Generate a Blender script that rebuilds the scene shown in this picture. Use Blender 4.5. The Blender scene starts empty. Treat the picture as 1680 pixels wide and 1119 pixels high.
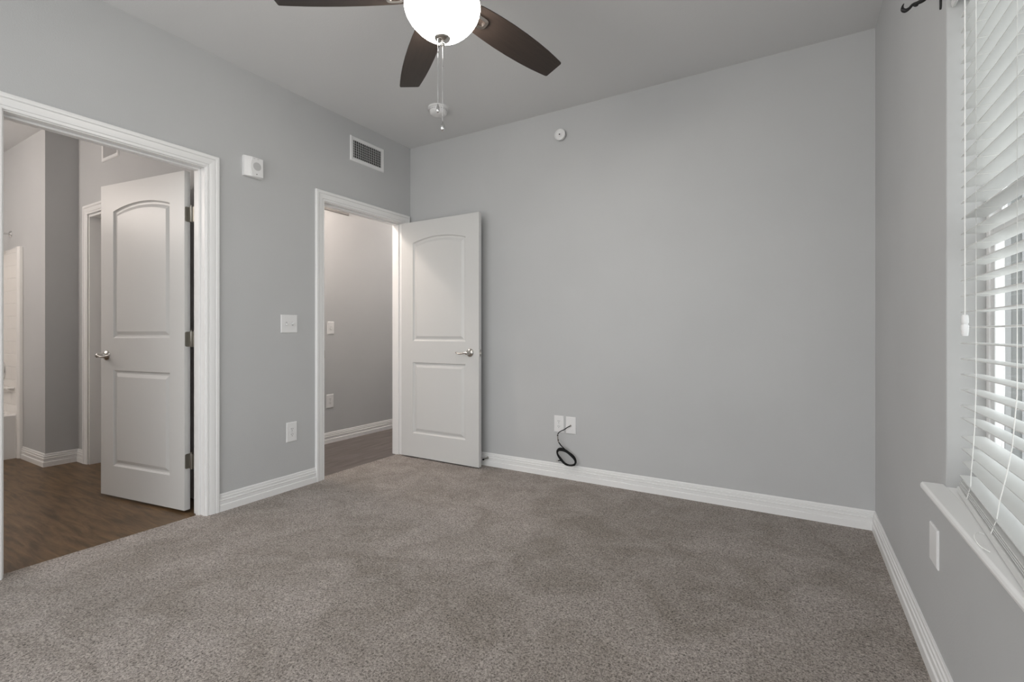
import bpy, bmesh, math, random
from mathutils import Vector, Matrix
random.seed(4)
scene = bpy.context.scene
C = scene.collection
PI = math.pi
# ---------------------------------------------------------------- camera
F_PX = 784.0
cam_d = bpy.data.cameras.new('camera')
cam = bpy.data.objects.new('camera', cam_d)
C.objects.link(cam)
cam_d.sensor_width = 36.0
cam_d.lens = F_PX / 1680 * 36.0
cam_d.shift_y = -(559.5 - 547.0) / 1680
cam_d.clip_start = 0.02
cam.location = (0, 0, 1.08)
cam.rotation_euler = (math.radians(90), 0, math.radians(30.53))
scene.camera = cam
# ---------------------------------------------------------------- world: bright overcast sky
w = bpy.data.worlds.new('overcast_sky')
scene.world = w
w.use_nodes = True
nt = w.node_tree
nt.nodes.clear()
wo = nt.nodes.new('ShaderNodeOutputWorld')
bg = nt.nodes.new('ShaderNodeBackground')
tc = nt.nodes.new('ShaderNodeTexCoord')
sx = nt.nodes.new('ShaderNodeSeparateXYZ')
rp = nt.nodes.new('ShaderNodeValToRGB')
nt.links.new(tc.outputs['Generated'], sx.inputs[0])
mr = nt.nodes.new('ShaderNodeMapRange')
mr.inputs['From Min'].default_value = -0.5
mr.inputs['From Max'].default_value = 0.5
nt.links.new(sx.outputs['Z'], mr.inputs['Value'])
nt.links.new(mr.outputs[0], rp.inputs[0])
rp.color_ramp.elements[0].position = 0.42
rp.color_ramp.elements[0].color = (0.80, 0.795, 0.78, 1)
rp.color_ramp.elements[1].position = 0.56
rp.color_ramp.elements[1].color = (0.97, 0.985, 1.0, 1)
nt.links.new(rp.outputs[0], bg.inputs['Color'])
bg.inputs['Strength'].default_value = 1.5
nt.links.new(bg.outputs[0], wo.inputs['Surface'])
# ---------------------------------------------------------------- view
vs = scene.view_settings
vs.view_transform = 'Standard'
vs.look = 'None'
vs.gamma = 1
vs.exposure = 0.88
vs.use_curve_mapping = False
BULB_GLOW = 20.0          # ceiling fan bowl


def lamp(name, loc, power, color, radius):
    l = bpy.data.lights.new(name, 'POINT')
    l.energy = power
    l.color = color
    l.shadow_soft_size = radius
    o = bpy.data.objects.new(name, l)
    o.location = loc
    C.objects.link(o)
    return o


lamp('unseen_hall_light', (-3.56, 5.2, 2.45), 20, (1.0, 0.92, 0.86), 0.07)  # added fill light, out of view, to brighten the hall wall
lamp('unseen_hall_light', (-3.56, 2.40, 2.45), 19, (1.0, 0.86, 0.76), 0.07)
lamp('unseen_bathroom_light', (-4.55, -0.2, 2.2), 9, (1.0, 0.90, 0.83), 0.06)  # added fill, out of view, lifts the dark face of the jutting wall
lamp('unseen_bathroom_light', (-5.42, -0.05, 2.32), 16, (1.0, 0.90, 0.83), 0.08)


# ---------------------------------------------------------------- materials
def new_mat(name):
    m = bpy.data.materials.new(name)
    m.use_nodes = True
    return m, m.node_tree, m.node_tree.nodes['Principled BSDF']


def pmat(name, col, rough=0.5, metal=0.0, bump=None, spec=0.5, var=0.0):
    """bump = (noise scale, strength, distance)"""
    m, t, p = new_mat(name)
    p.inputs['Base Color'].default_value = (*col, 1)
    p.inputs['Roughness'].default_value = rough
    p.inputs['Metallic'].default_value = metal
    p.inputs['Specular IOR Level'].default_value = spec
    geo = t.nodes.new('ShaderNodeNewGeometry')
    if bump:
        n = t.nodes.new('ShaderNodeTexNoise')
        n.inputs['Scale'].default_value = bump[0]
        n.inputs['Detail'].default_value = 3
        t.links.new(geo.outputs['Position'], n.inputs['Vector'])
        b = t.nodes.new('ShaderNodeBump')
        b.inputs['Strength'].default_value = bump[1]
        b.inputs['Distance'].default_value = bump[2]
        t.links.new(n.outputs['Fac'], b.inputs['Height'])
        t.links.new(b.outputs[0], p.inputs['Normal'])
    if var:
        n = t.nodes.new('ShaderNodeTexNoise')
        n.inputs['Scale'].default_value = 2.2
        n.inputs['Detail'].default_value = 3
        t.links.new(geo.outputs['Position'], n.inputs['Vector'])
        r = t.nodes.new('ShaderNodeValToRGB')
        r.color_ramp.elements[0].position = 0.35
        r.color_ramp.elements[1].position = 0.65
        r.color_ramp.elements[0].color = (*[c * (1 - var) for c in col], 1)
        r.color_ramp.elements[1].color = (*[min(1, c * (1 + var)) for c in col], 1)
        t.links.new(n.outputs['Fac'], r.inputs[0])
        t.links.new(r.outputs[0], p.inputs['Base Color'])
    return m


M = {}
M['wall'] = pmat('grey_wall_paint', (0.525, 0.531, 0.534), 0.6, bump=(170, 0.25, 0.002), var=0.015, spec=0.3)
M['ceil'] = pmat('grey_ceiling_paint', (0.70, 0.705, 0.708), 0.8, bump=(120, 0.35, 0.002), spec=0.2)
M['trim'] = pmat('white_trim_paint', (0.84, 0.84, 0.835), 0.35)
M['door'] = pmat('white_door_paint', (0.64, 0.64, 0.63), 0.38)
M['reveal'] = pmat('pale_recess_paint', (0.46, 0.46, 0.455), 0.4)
M['plastic'] = pmat('white_plastic', (0.80, 0.80, 0.80), 0.35)
M['plastic_dim'] = pmat('off_white_plastic', (0.52, 0.52, 0.52), 0.5)
M['shaded'] = pmat('grey_vent_metal', (0.25, 0.24, 0.23), 0.5)
M['dark'] = pmat('dark_slot', (0.03, 0.03, 0.03), 0.7)
M['duct'] = pmat('dark_duct_interior', (0.06, 0.06, 0.06), 0.8)
M['chrome'] = pmat('satin_nickel', (0.55, 0.53, 0.50), 0.22, 1.0)
M['polished'] = pmat('polished_chrome', (0.75, 0.75, 0.75), 0.08, 1.0)
M['hinge'] = pmat('nickel_hinge', (0.36, 0.345, 0.31), 0.4, 1.0)
M['black'] = pmat('black_rubber', (0.006, 0.006, 0.006), 0.5, spec=0.2)
M['iron'] = pmat('black_wrought_iron', (0.015, 0.014, 0.014), 0.5, 0.3, bump=(60, 0.3, 0.001))
M['slat'] = pmat('white_blind_slat', (0.70, 0.705, 0.695), 0.4, spec=0.4)
M['cord'] = pmat('white_blind_cord', (0.85, 0.85, 0.83), 0.8)
M['vinyl'] = pmat('white_vinyl_window', (0.82, 0.82, 0.82), 0.35)
M['tub'] = pmat('white_bath_acrylic', (0.82, 0.81, 0.79), 0.2)
M['ext'] = pmat('exterior_grey_paint', (0.18, 0.182, 0.178), 0.8)
M['extw'] = pmat('exterior_white_trim', (0.25, 0.25, 0.25), 0.6)
M['conc'] = pmat('concrete_ground', (0.35, 0.35, 0.33), 0.9, bump=(8, 0.4, 0.01))


def mat_carpet():
    m, t, p = new_mat('taupe_cut_pile_carpet')
    L = t.links
    geo = t.nodes.new('ShaderNodeNewGeometry')

    def noise(scale, detail=3, rough=0.5, dist=0.0):
        n = t.nodes.new('ShaderNodeTexNoise')
        n.inputs['Scale'].default_value = scale
        n.inputs['Detail'].default_value = detail
        n.inputs['Roughness'].default_value = rough
        n.inputs['Distortion'].default_value = dist
        L.new(geo.outputs['Position'], n.inputs['Vector'])
        return n

    def ramp(src, p0, c0, p1, c1):
        r = t.nodes.new('ShaderNodeValToRGB')
        r.color_ramp.elements[0].position = p0
        r.color_ramp.elements[0].color = (*c0, 1)
        r.color_ramp.elements[1].position = p1
        r.color_ramp.elements[1].color = (*c1, 1)
        L.new(src, r.inputs[0])
        return r

    def mul(a, b):
        x = t.nodes.new('ShaderNodeMix')
        x.data_type = 'RGBA'
        x.blend_type = 'MULTIPLY'
        x.inputs[0].default_value = 1
        L.new(a, x.inputs[6])
        L.new(b, x.inputs[7])
        return x.outputs[2]
    fine = noise(140, 3, 0.75, 0.8)
    base = ramp(fine.outputs['Fac'], 0.36, (0.115, 0.098, 0.086), 0.60, (0.53, 0.472, 0.428))
    mid = ramp(noise(38, 4, 0.6).outputs['Fac'], 0.3, (0.84, 0.84, 0.84), 0.7, (1.1, 1.1, 1.1))
    big = ramp(noise(3.6, 6, 0.62, 0.9).outputs['Fac'], 0.36, (0.80, 0.79, 0.765), 0.62, (1.07, 1.075, 1.09))
    # nap laid in different directions by the vacuum cleaner
    vo = t.nodes.new('ShaderNodeTexVoronoi')
    vo.inputs['Scale'].default_value = 1.5
    wob = t.nodes.new('ShaderNodeMixRGB')
    wob.inputs[0].default_value = 0.06
    L.new(geo.outputs['Position'], wob.inputs[1])
    L.new(noise(5, 2).outputs['Color'], wob.inputs[2])
    L.new(wob.outputs[0], vo.inputs['Vector'])
    nap = ramp(vo.outputs['Color'], 0.2, (0.93, 0.925, 0.92), 0.8, (1.05, 1.05, 1.055))
    L.new(mul(mul(mul(base.outputs[0], mid.outputs[0]), big.outputs[0]), nap.outputs[0]), p.inputs['Base Color'])
    p.inputs['Roughness'].default_value = 0.95
    p.inputs['Specular IOR Level'].default_value = 0.1
    p.inputs['Sheen Weight'].default_value = 0.15
    b = t.nodes.new('ShaderNodeBump')
    b.inputs['Strength'].default_value = 0.8
    b.inputs['Distance'].default_value = 0.006
    L.new(fine.outputs['Fac'], b.inputs['Height'])
    L.new(b.outputs[0], p.inputs['Normal'])
    return m


def mat_vinyl(name, dark, light, along_x=True):
    m, t, p = new_mat(name)
    L = t.links
    geo = t.nodes.new('ShaderNodeNewGeometry')
    mp = t.nodes.new('ShaderNodeMapping')
    mp.inputs['Scale'].default_value = (2.2, 17.0, 1) if along_x else (17.0, 2.2, 1)
    L.new(geo.outputs['Position'], mp.inputs['Vector'])
    n = t.nodes.new('ShaderNodeTexNoise')
    n.inputs['Scale'].default_value = 1.7
    n.inputs['Detail'].default_value = 7
    n.inputs['Roughness'].default_value = 0.62
    n.inputs['Distortion'].default_value = 0.5
    L.new(mp.outputs[0], n.inputs['Vector'])
    r = t.nodes.new('ShaderNodeValToRGB')
    r.color_ramp.elements[0].position = 0.34
    r.color_ramp.elements[0].color = (*dark, 1)
    r.color_ramp.elements[1].position = 0.66
    r.color_ramp.elements[1].color = (*light, 1)
    L.new(n.outputs['Fac'], r.inputs[0])
    # planks
    mp2 = t.nodes.new('ShaderNodeMapping')
    if not along_x:
        mp2.inputs['Rotation'].default_value = (0, 0, PI / 2)
    L.new(geo.outputs['Position'], mp2.inputs['Vector'])
    br = t.nodes.new('ShaderNodeTexBrick')
    br.inputs['Color1'].default_value = (0.92, 0.92, 0.92, 1)
    br.inputs['Color2'].default_value = (1.08, 1.08, 1.08, 1)
    br.inputs['Mortar'].default_value = (0.8, 0.8, 0.8, 1)
    br.inputs['Scale'].default_value = 1
    br.inputs['Mortar Size'].default_value = 0.0012
    br.inputs['Brick Width'].default_value = 0.92
    br.inputs['Row Height'].default_value = 0.15
    L.new(mp2.outputs[0], br.inputs['Vector'])
    x = t.nodes.new('ShaderNodeMix')
    x.data_type = 'RGBA'
    x.blend_type = 'MULTIPLY'
    x.inputs[0].default_value = 1
    L.new(r.outputs[0], x.inputs[6])
    L.new(br.outputs[0], x.inputs[7])
    L.new(x.outputs[2], p.inputs['Base Color'])
    p.inputs['Roughness'].default_value = 0.42
    return m


def mat_blade():
    m, t, p = new_mat('dark_walnut_blade')
    L = t.links
    tc = t.nodes.new('ShaderNodeTexCoord')
    mp = t.nodes.new('ShaderNodeMapping')
    mp.inputs['Scale'].default_value = (3, 60, 10)
    L.new(tc.outputs['Object'], mp.inputs['Vector'])
    n = t.nodes.new('ShaderNodeTexNoise')
    n.inputs['Scale'].default_value = 2
    n.inputs['Detail'].default_value = 5
    L.new(mp.outputs[0], n.inputs['Vector'])
    r = t.nodes.new('ShaderNodeValToRGB')
    r.color_ramp.elements[0].color = (0.016, 0.011, 0.009, 1)
    r.color_ramp.elements[1].color = (0.045, 0.031, 0.024, 1)
    L.new(n.outputs['Fac'], r.inputs[0])
    L.new(r.outputs[0], p.inputs['Base Color'])
    p.inputs['Roughness'].default_value = 0.45
    return m


def mat_emit(name, col, strength):
    m, t, p = new_mat(name)
    p.inputs['Base Color'].default_value = (0.9, 0.88, 0.84, 1)
    p.inputs['Roughness'].default_value = 0.3
    p.inputs['Emission Color'].default_value = (*col, 1)
    p.inputs['Emission Strength'].default_value = strength
    return m


def mat_glass():
    m, t, p = new_mat('window_glass')
    t.nodes.remove(p)
    tr = t.nodes.new('ShaderNodeBsdfTransparent')
    tr.inputs[0].default_value = (0.93, 0.95, 0.95, 1)
    gl = t.nodes.new('ShaderNodeBsdfGlossy')
    gl.inputs['Roughness'].default_value = 0.02
    mx = t.nodes.new('ShaderNodeMixShader')
    mx.inputs[0].default_value = 0.07
    t.links.new(tr.outputs[0], mx.inputs[1])
    t.links.new(gl.outputs[0], mx.inputs[2])
    t.links.new(mx.outputs[0], t.nodes['Material Output'].inputs[0])
    return m


def mat_tile():
    """moulded surround: faint horizontal courses"""
    m, t, p = new_mat('moulded_tile_surround')
    L = t.links
    geo = t.nodes.new('ShaderNodeNewGeometry')
    mp = t.nodes.new('ShaderNodeMapping')
    mp.inputs['Rotation'].default_value = (PI / 2, 0, 0)
    L.new(geo.outputs['Position'], mp.inputs['Vector'])
    br = t.nodes.new('ShaderNodeTexBrick')
    br.inputs['Color1'].default_value = (1, 1, 1, 1)
    br.inputs['Color2'].default_value = (1, 1, 1, 1)
    br.inputs['Mortar'].default_value = (0, 0, 0, 1)
    br.inputs['Scale'].default_value = 1
    br.inputs['Mortar Size'].default_value = 0.004
    br.inputs['Mortar Smooth'].default_value = 0.6
    br.inputs['Brick Width'].default_value = 0.3
    br.inputs['Row Height'].default_value = 0.112
    L.new(mp.outputs[0], br.inputs['Vector'])
    b = t.nodes.new('ShaderNodeBump')
    b.inputs['Strength'].default_value = 0.5
    b.inputs['Distance'].default_value = 0.004
    L.new(br.outputs['Color'], b.inputs['Height'])
    L.new(b.outputs[0], p.inputs['Normal'])
    p.inputs['Base Color'].default_value = (0.82, 0.80, 0.77, 1)
    p.inputs['Roughness'].default_value = 0.22
    return m


M['carpet'] = mat_carpet()
M['wood_bath'] = mat_vinyl('brown_wood_vinyl', (0.062, 0.034, 0.014), (0.185, 0.114, 0.054))
M['wood_hall'] = mat_vinyl('grey_brown_wood_vinyl', (0.10, 0.083, 0.077), (0.18, 0.152, 0.142), False)
M['blade'] = mat_blade()
M['bowl'] = mat_emit('lit_frosted_glass', (1.0, 0.95, 0.885), BULB_GLOW)
M['glass'] = mat_glass()
M['tile'] = mat_tile()


# ---------------------------------------------------------------- mesh helpers
def obj(name, bm, mat, parent=None, smooth=False, bevel=0.0, autos=True):
    bmesh.ops.recalc_face_normals(bm, faces=bm.faces[:])
    me = bpy.data.meshes.new(name)
    bm.to_mesh(me)
    bm.free()
    if smooth:
        for p in me.polygons:
            p.use_smooth = True
        if autos:
            me.set_sharp_from_angle(angle=math.radians(40))
    me.materials.append(M[mat] if isinstance(mat, str) else mat)
    o = bpy.data.objects.new(name, me)
    C.objects.link(o)
    if parent:
        o.parent = parent
    if bevel:
        b = o.modifiers.new('bevel', 'BEVEL')
        b.width = bevel
        b.segments = 2
        b.limit_method = 'ANGLE'
        b.angle_limit = math.radians(40)
    return o


def tag(o, label=None, cat=None, group=None, kind=None):
    if label:
        o['label'] = label
    if cat:
        o['category'] = cat
    if group:
        o['group'] = group
    if kind:
        o['kind'] = kind
    return o


def empty(name, loc=(0, 0, 0), rz=0):
    o = bpy.data.objects.new(name, None)
    o.location = loc
    o.rotation_euler = (0, 0, rz)
    o.empty_display_size = 0.05
    C.objects.link(o)
    return o


def box(bm, x0, x1, y0, y1, z0, z1, mtx=None):
    v = [bm.verts.new((x, y, z)) for x in (x0, x1) for y in (y0, y1) for z in (z0, z1)]
    for f in ((0, 1, 3, 2), (4, 6, 7, 5), (0, 4, 5, 1), (2, 3, 7, 6), (0, 2, 6, 4), (1, 5, 7, 3)):
        bm.faces.new([v[i] for i in f])
    if mtx:
        bmesh.ops.transform(bm, matrix=mtx, verts=v)
    return v


def loft(bm, loops, cap=True, closed=True):
    L = [[bm.verts.new(p) for p in lp] for lp in loops]
    n = len(L[0])
    for a, b in zip(L, L[1:]):
        for i in range(n if closed else n - 1):
            j = (i + 1) % n
            bm.faces.new((a[i], a[j], b[j], b[i]))
    if cap and closed:
        bm.faces.new(L[0])
        bm.faces.new(L[-1])
    return L


def lathe(bm, prof, mtx=None, seg=40):
    """prof: (r, z) pairs around local z"""
    rings = []
    for r, z in prof:
        if r < 1e-6:
            rings.append([bm.verts.new((0, 0, z))])
        else:
            rings.append([bm.verts.new((r * math.cos(2 * PI * i / seg), r * math.sin(2 * PI * i / seg), z)) for i in range(seg)])
    for a, b in zip(rings, rings[1:]):
        for i in range(seg):
            j = (i + 1) % seg
            if len(a) == 1 and len(b) == 1:
                continue
            if len(a) == 1:
                bm.faces.new((a[0], b[i], b[j]))
            elif len(b) == 1:
                bm.faces.new((a[i], a[j], b[0]))
            else:
                bm.faces.new((a[i], a[j], b[j], b[i]))
    vs_ = [v for r in rings for v in r]
    if mtx:
        bmesh.ops.transform(bm, matrix=mtx, verts=vs_)
    return vs_


def catmull(pts, n=6):
    out = []
    P = [Vector(p) for p in pts]
    for i in range(len(P) - 1):
        p0 = P[max(i - 1, 0)]
        p1, p2 = P[i], P[i + 1]
        p3 = P[min(i + 2, len(P) - 1)]
        for k in range(n):
            t = k / n
            out.append(0.5 * ((2 * p1) + (-p0 + p2) * t + (2 * p0 - 5 * p1 + 4 * p2 - p3) * t * t + (-p0 + 3 * p1 - 3 * p2 + p3) * t ** 3))
    out.append(P[-1])
    return out


def tube(bm, pts, rad, seg=10, flat=1.0, up=Vector((0, 0, 1))):
    """rad: number or list; flat squashes along the second axis"""
    P = [Vector(p) for p in pts]
    R = rad if isinstance(rad, (list, tuple)) else [rad] * len(P)
    if len(R) != len(P):
        R = [R[0] + (R[-1] - R[0]) * i / (len(P) - 1) for i in range(len(P))] if len(R) == 2 else \
            [R[min(int(i / (len(P) - 1) * (len(R) - 1)), len(R) - 2)] + (R[min(int(i / (len(P) - 1) * (len(R) - 1)), len(R) - 2) + 1] - R[min(int(i / (len(P) - 1) * (len(R) - 1)), len(R) - 2)]) * (i / (len(P) - 1) * (len(R) - 1) - min(int(i / (len(P) - 1) * (len(R) - 1)), len(R) - 2)) for i in range(len(P))]
    loops = []
    for i, p in enumerate(P):
        d = (P[min(i + 1, len(P) - 1)] - P[max(i - 1, 0)]).normalized()
        s = d.cross(up)
        if s.length < 1e-3:
            s = d.cross(Vector((1, 0, 0)))
        s.normalize()
        u = s.cross(d).normalized()
        loops.append([p + R[i] * (math.cos(a) * s + flat * math.sin(a) * u) for a in [2 * PI * k / seg for k in range(seg)]])
    loft(bm, loops)


def strip(bm, path, prof, left=True):
    """profile (b outward, z) swept along a 2D path with mitred corners; outward = left normal"""
    P = [Vector(p) for p in path]
    sgn = 1 if left else -1
    loops = []
    for i, p in enumerate(P):
        dirs = []
        if i > 0:
            dirs.append((P[i] - P[i - 1]).normalized())
        if i < len(P) - 1:
            dirs.append((P[i + 1] - P[i]).normalized())
        ns = [Vector((-d.y, d.x)) * sgn for d in dirs]
        m = ns[0] if len(ns) == 1 else (ns[0] + ns[1]) / (1 + ns[0].dot(ns[1]))
        loops.append([(p.x + m.x * b, p.y + m.y * b, z) for b, z in prof])
    loft(bm, loops)


BASE = [(0, 0), (.017, 0), (.017, .038), (.0155, .040), (.0105, .0425), (.0125, .0445), (.0130, .060), (.0145, .066), (.0140, .068), (.0090, .0705), (.0105, .073), (.0108, .080), (.0115, .0840), (.0110, .0855), (.0060, .0880), (.0075, .0900), (.0070, .100), (.0045, .105), (0, .105)]
CASE = [(0, 0), (0, .009), (.003, .011), (.013, .0115), (.015, .0075), (.018, .0125), (.030, .0145), (.047, .0160), (.049, .0110), (.053, .0180), (.060, .0190), (.070, .0185), (.074, .013), (.074, 0)]

# world constants
XL, XR, YB, H = -3.0, 0.385, 3.27, 2.755
YR = -1.35         # where the modelled room ends, behind the camera
D1 = (0.675, 1.51, 2.062)     # bathroom doorway: y0, y1, head
D2 = (2.345, 3.17, 2.056)     # hall doorway
WT = 0.12


def casing(bm, s0, s1, zt, prof, put):
    for k in (1,):
        loops = []
        for c in range(4):
            lp = []
            for a, b in prof:
                a += 0.005
                s = s0 - a if c < 2 else s1 + a
                z = 0.0 if c in (0, 3) else zt + a
                lp.append(put(s, b, z))
            loops.append(lp)
        loft(bm, loops)


# ================================================================ STRUCTURE
def structure(name, bm, mat, label, cat, **k):
    return tag(obj(name, bm, mat, **k), label, cat, kind='structure')


b = bmesh.new()
box(b, XL - 0.055, XR + .02, YR, YB + .01, -0.12, 0)
structure('floor', b, 'carpet', 'taupe cut-pile carpet covering the whole bedroom floor', 'floor')
b = bmesh.new()
box(b, -6.75, XL - 0.055, -0.72, 1.76, -0.12, -0.006)
structure('floor', b, 'wood_bath', 'dark brown wood-look floor seen through the left doorway', 'floor')
b = bmesh.new()
box(b, -4.1, XL - 0.055, 1.76, 6.1, -0.12, -0.006)
structure('floor', b, 'wood_hall', 'grey-brown wood-look floor seen through the doorway by the corner', 'floor')
b = bmesh.new()
box(b, XL - .06, XR + .15, YR, YB + .06, H, H + .12)
structure('ceiling', b, 'ceil', 'smooth grey bedroom ceiling that the fan hangs from', 'ceiling')
b = bmesh.new()
box(b, -6.75, XL - .06, -0.72, 1.76, H, H + .12)
structure('ceiling', b, 'ceil', 'ceiling over the room beyond the left doorway', 'ceiling')
b = bmesh.new()
box(b, -4.1, XL - .06, 1.76, 6.1, H, H + .12)
structure('ceiling', b, 'ceil', 'ceiling over the hallway beyond the corner doorway', 'ceiling')

b = bmesh.new()
x0, x1 = XL - WT, XL
j = 0.018
for y0, y1, z0 in ((YR, D1[0] - j, 0), (D1[0] - j, D1[1] + j, D1[2] + j), (D1[1] + j, D2[0] - j, 0),
                   (D2[0] - j, D2[1] + j, D2[2] + j), (D2[1] + j, YB + .12, 0)):
    box(b, x0, x1, y0, y1, z0 if z0 else -.12, H)
structure('wall_left', b, 'wall', 'grey bedroom wall with the two white-cased doorways', 'wall')
b = bmesh.new()
box(b, XL, XR, YB, YB + .12, -.12, H)
structure('wall_back', b, 'wall', 'plain grey wall behind the open door and the coiled cable', 'wall')
# right wall with window opening
W0, W1, WZ0, WZ1 = 0.33, 1.857, 0.605, 2.10
XO = XR + 0.118
b = bmesh.new()
box(b, XR, XO, W1, YB + .12, -.12, H)
box(b, XR, XO, YR, W0, -.12, H)
box(b, XR, XO, W0, W1, -.12, WZ0)
box(b, XR, XO, W0, W1, WZ1, H)
structure('wall_right', b, 'wall', 'grey bedroom wall with the window and blinds', 'wall')
# painted reveal lining the opening
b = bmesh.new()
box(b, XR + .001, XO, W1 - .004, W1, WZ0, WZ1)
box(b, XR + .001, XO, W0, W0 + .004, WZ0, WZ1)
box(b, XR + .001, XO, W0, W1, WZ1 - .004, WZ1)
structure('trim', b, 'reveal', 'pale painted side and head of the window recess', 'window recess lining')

# bathroom walls
b = bmesh.new()
box(b, -5.25, XL - WT, 1.63, 1.75, 2.06, H)            # above linen doorway
box(b, -4.25, XL - WT, 1.63, 1.75, 0, 2.06)
box(b, -5.25, -5.035, 1.63, 1.75, 0, 2.06)
structure('wall_bathroom_back', b, 'wall', 'grey wall behind the open door beyond the left doorway', 'wall')
b = bmesh.new()
box(b, -6.75, -5.25, 1.42, 1.75, 0, H)
structure('wall_bathroom_corner', b, 'wall', 'grey jutting wall corner beside the tub surround', 'wall')
b = bmesh.new()
box(b, -6.75, -6.65, -.72, 1.42, 0, H)
structure('wall_bathroom_left', b, 'wall', 'grey wall behind the bathtub', 'wall')
b = bmesh.new()
box(b, -6.65, XL - WT, -.72, -.6, 0, H)
structure('wall_bathroom_front', b, 'wall', 'grey wall closing the room beyond the left doorway', 'wall')
# hall walls
XH = -3.97
b = bmesh.new()
box(b, XH - .1, XH, 1.75, 6.1, -.1, H)
structure('wall_hall_left', b, 'wall', 'beige-lit hallway wall with a switch and an outlet', 'wall')
b = bmesh.new()
box(b, XH, XL - WT, 6.0, 6.1, 0, H)
structure('wall_hall_back', b, 'wall', 'far end wall of the hallway', 'wall')
b = bmesh.new()
box(b, XL - WT, XL, YB + .12, 6.1, 0, H)
structure('wall_hall_right', b, 'wall', 'hallway wall continuing past the bedroom corner', 'wall')

# baseboards
b = bmesh.new()
strip(b, [(XL, D1[1] + .079), (XL, D2[0] - .079)], BASE, left=False)
structure('baseboard_left', b, 'trim', 'white stepped baseboard between the two doorways', 'baseboard')
b = bmesh.new()
strip(b, [(XL, YR), (XL, D1[0] - .079)], BASE, left=False)
structure('baseboard_left', b, 'trim', 'white stepped baseboard left of the left doorway', 'baseboard')
b = bmesh.new()
strip(b, [(XL, YB), (XR, YB)], BASE, left=False)
structure('baseboard_back', b, 'trim', 'white stepped baseboard under the coiled cable', 'baseboard')
b = bmesh.new()
strip(b, [(XR, YR), (XR, YB - .0152)], BASE, left=True)
structure('baseboard_right', b, 'trim', 'white stepped baseboard below the window', 'baseboard')
b = bmesh.new()
strip(b, [(-5.765, 1.42), (-5.25, 1.42), (-5.25, 1.63), (-5.112, 1.63)], BASE, left=False)
bmesh.ops.translate(b, vec=(0, 0, -.006), verts=b.verts)
structure('baseboard_bathroom', b, 'trim', 'white stepped baseboard wrapping the wall corner by the tub', 'baseboard')
b = bmesh.new()
strip(b, [(XH, 1.75), (XH, 6.0)], BASE, left=False)
bmesh.ops.translate(b, vec=(0, 0, -.006), verts=b.verts)
structure('baseboard_hall', b, 'trim', 'white stepped baseboard along the hallway wall', 'baseboard')

# door frames: casing + jamb with stop
def door_frame(n, D, label, stop_x):
    y0, y1, zt = D
    e = empty('trim_%d' % n)
    tag(e, label, 'door frame', kind='structure')
    b = bmesh.new()
    prof = CASE if n == 1 else [(a * (.074 if a < .07 else .074) / .074, c) for a, c in CASE]
    casing(b, y0, y1, zt, prof, lambda s, p, z: (XL + p, s, z))
    obj('door_casing', b, 'trim', e)
    b = bmesh.new()
    casing(b, y0, y1, zt, prof, lambda s, p, z: (XL - WT - p, s, z - .006 if z == 0 else z))
    obj('door_casing', b, 'trim', e)
    b = bmesh.new()
    xa, xb = XL - WT, XL
    box(b, xa, xb, y0 - j, y0, -.006, zt)
    box(b, xa, xb, y1, y1 + j, -.006, zt)
    box(b, xa, xb, y0 - j, y1 + j, zt, zt + j)
    obj('jamb', b, 'trim', e, bevel=.0012)
    b = bmesh.new()
    s = stop_x
    box(b, s - .018, s + .018, y0, y0 + .011, -.006, zt - .011)
    box(b, s - .018, s + .018, y1 - .011, y1, -.006, zt - .011)
    box(b, s - .018, s + .018, y0, y1, zt - .011, zt)
    obj('door_stop_strip', b, 'trim', e, bevel=.0015)
    return e


f1 = door_frame(1, D1, 'white moulded frame around the left doorway', XL - WT + .058)
f2 = door_frame(2, D2, 'white moulded frame around the doorway beside the corner', XL - .058)
b = bmesh.new()
box(b, XL - .058, XL + .004, D2[0] - .001, D2[0] + .0025, .895, .955)
obj('strike_plate', b, 'hinge', f2)
# linen closet frame in the bathroom
e = empty('trim_3')
tag(e, 'white frame of the further doorway behind the left open door', 'door frame', kind='structure')
b = bmesh.new()
casing(b, -5.035, -4.25, 2.06, CASE, lambda s, p, z: (s, 1.63 - p, z - .006 if z == 0 else z))
obj('door_casing', b, 'trim', e)
b = bmesh.new()
box(b, -5.037, -5.02, 1.63, 1.75, -.006, 2.045)
box(b, -4.265, -4.248, 1.63, 1.75, -.006, 2.045)
box(b, -5.037, -4.248, 1.63, 1.75, 2.043, 2.062)
obj('jamb', b, 'trim', e)


# ---------------------------------------------------------------- doors
def arch_loop(x0, x1, z0, z1s, rise, ins, n=18):
    """rectangle with an arched head, inset by ins; returns list of (x, z)"""
    a0, a1 = x0 + ins, x1 - ins
    pts = [(a0, z0 + ins), (a1, z0 + ins)]
    if rise:
        hw = (x1 - x0) / 2
        R = (hw * hw + rise * rise) / (2 * rise)
        cx, cz = (x0 + x1) / 2, z1s + rise - R
        r = R - ins
        t0 = math.asin((a1 - cx) / r)
        for i in range(n + 1):
            t = t0 - 2 * t0 * i / n
            pts.append((cx + r * math.sin(t), cz + r * math.cos(t)))
    else:
        for i in range(n + 1):
            pts.append((a1 + (a0 - a1) * i / n, z1s - ins))
    return pts


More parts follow.
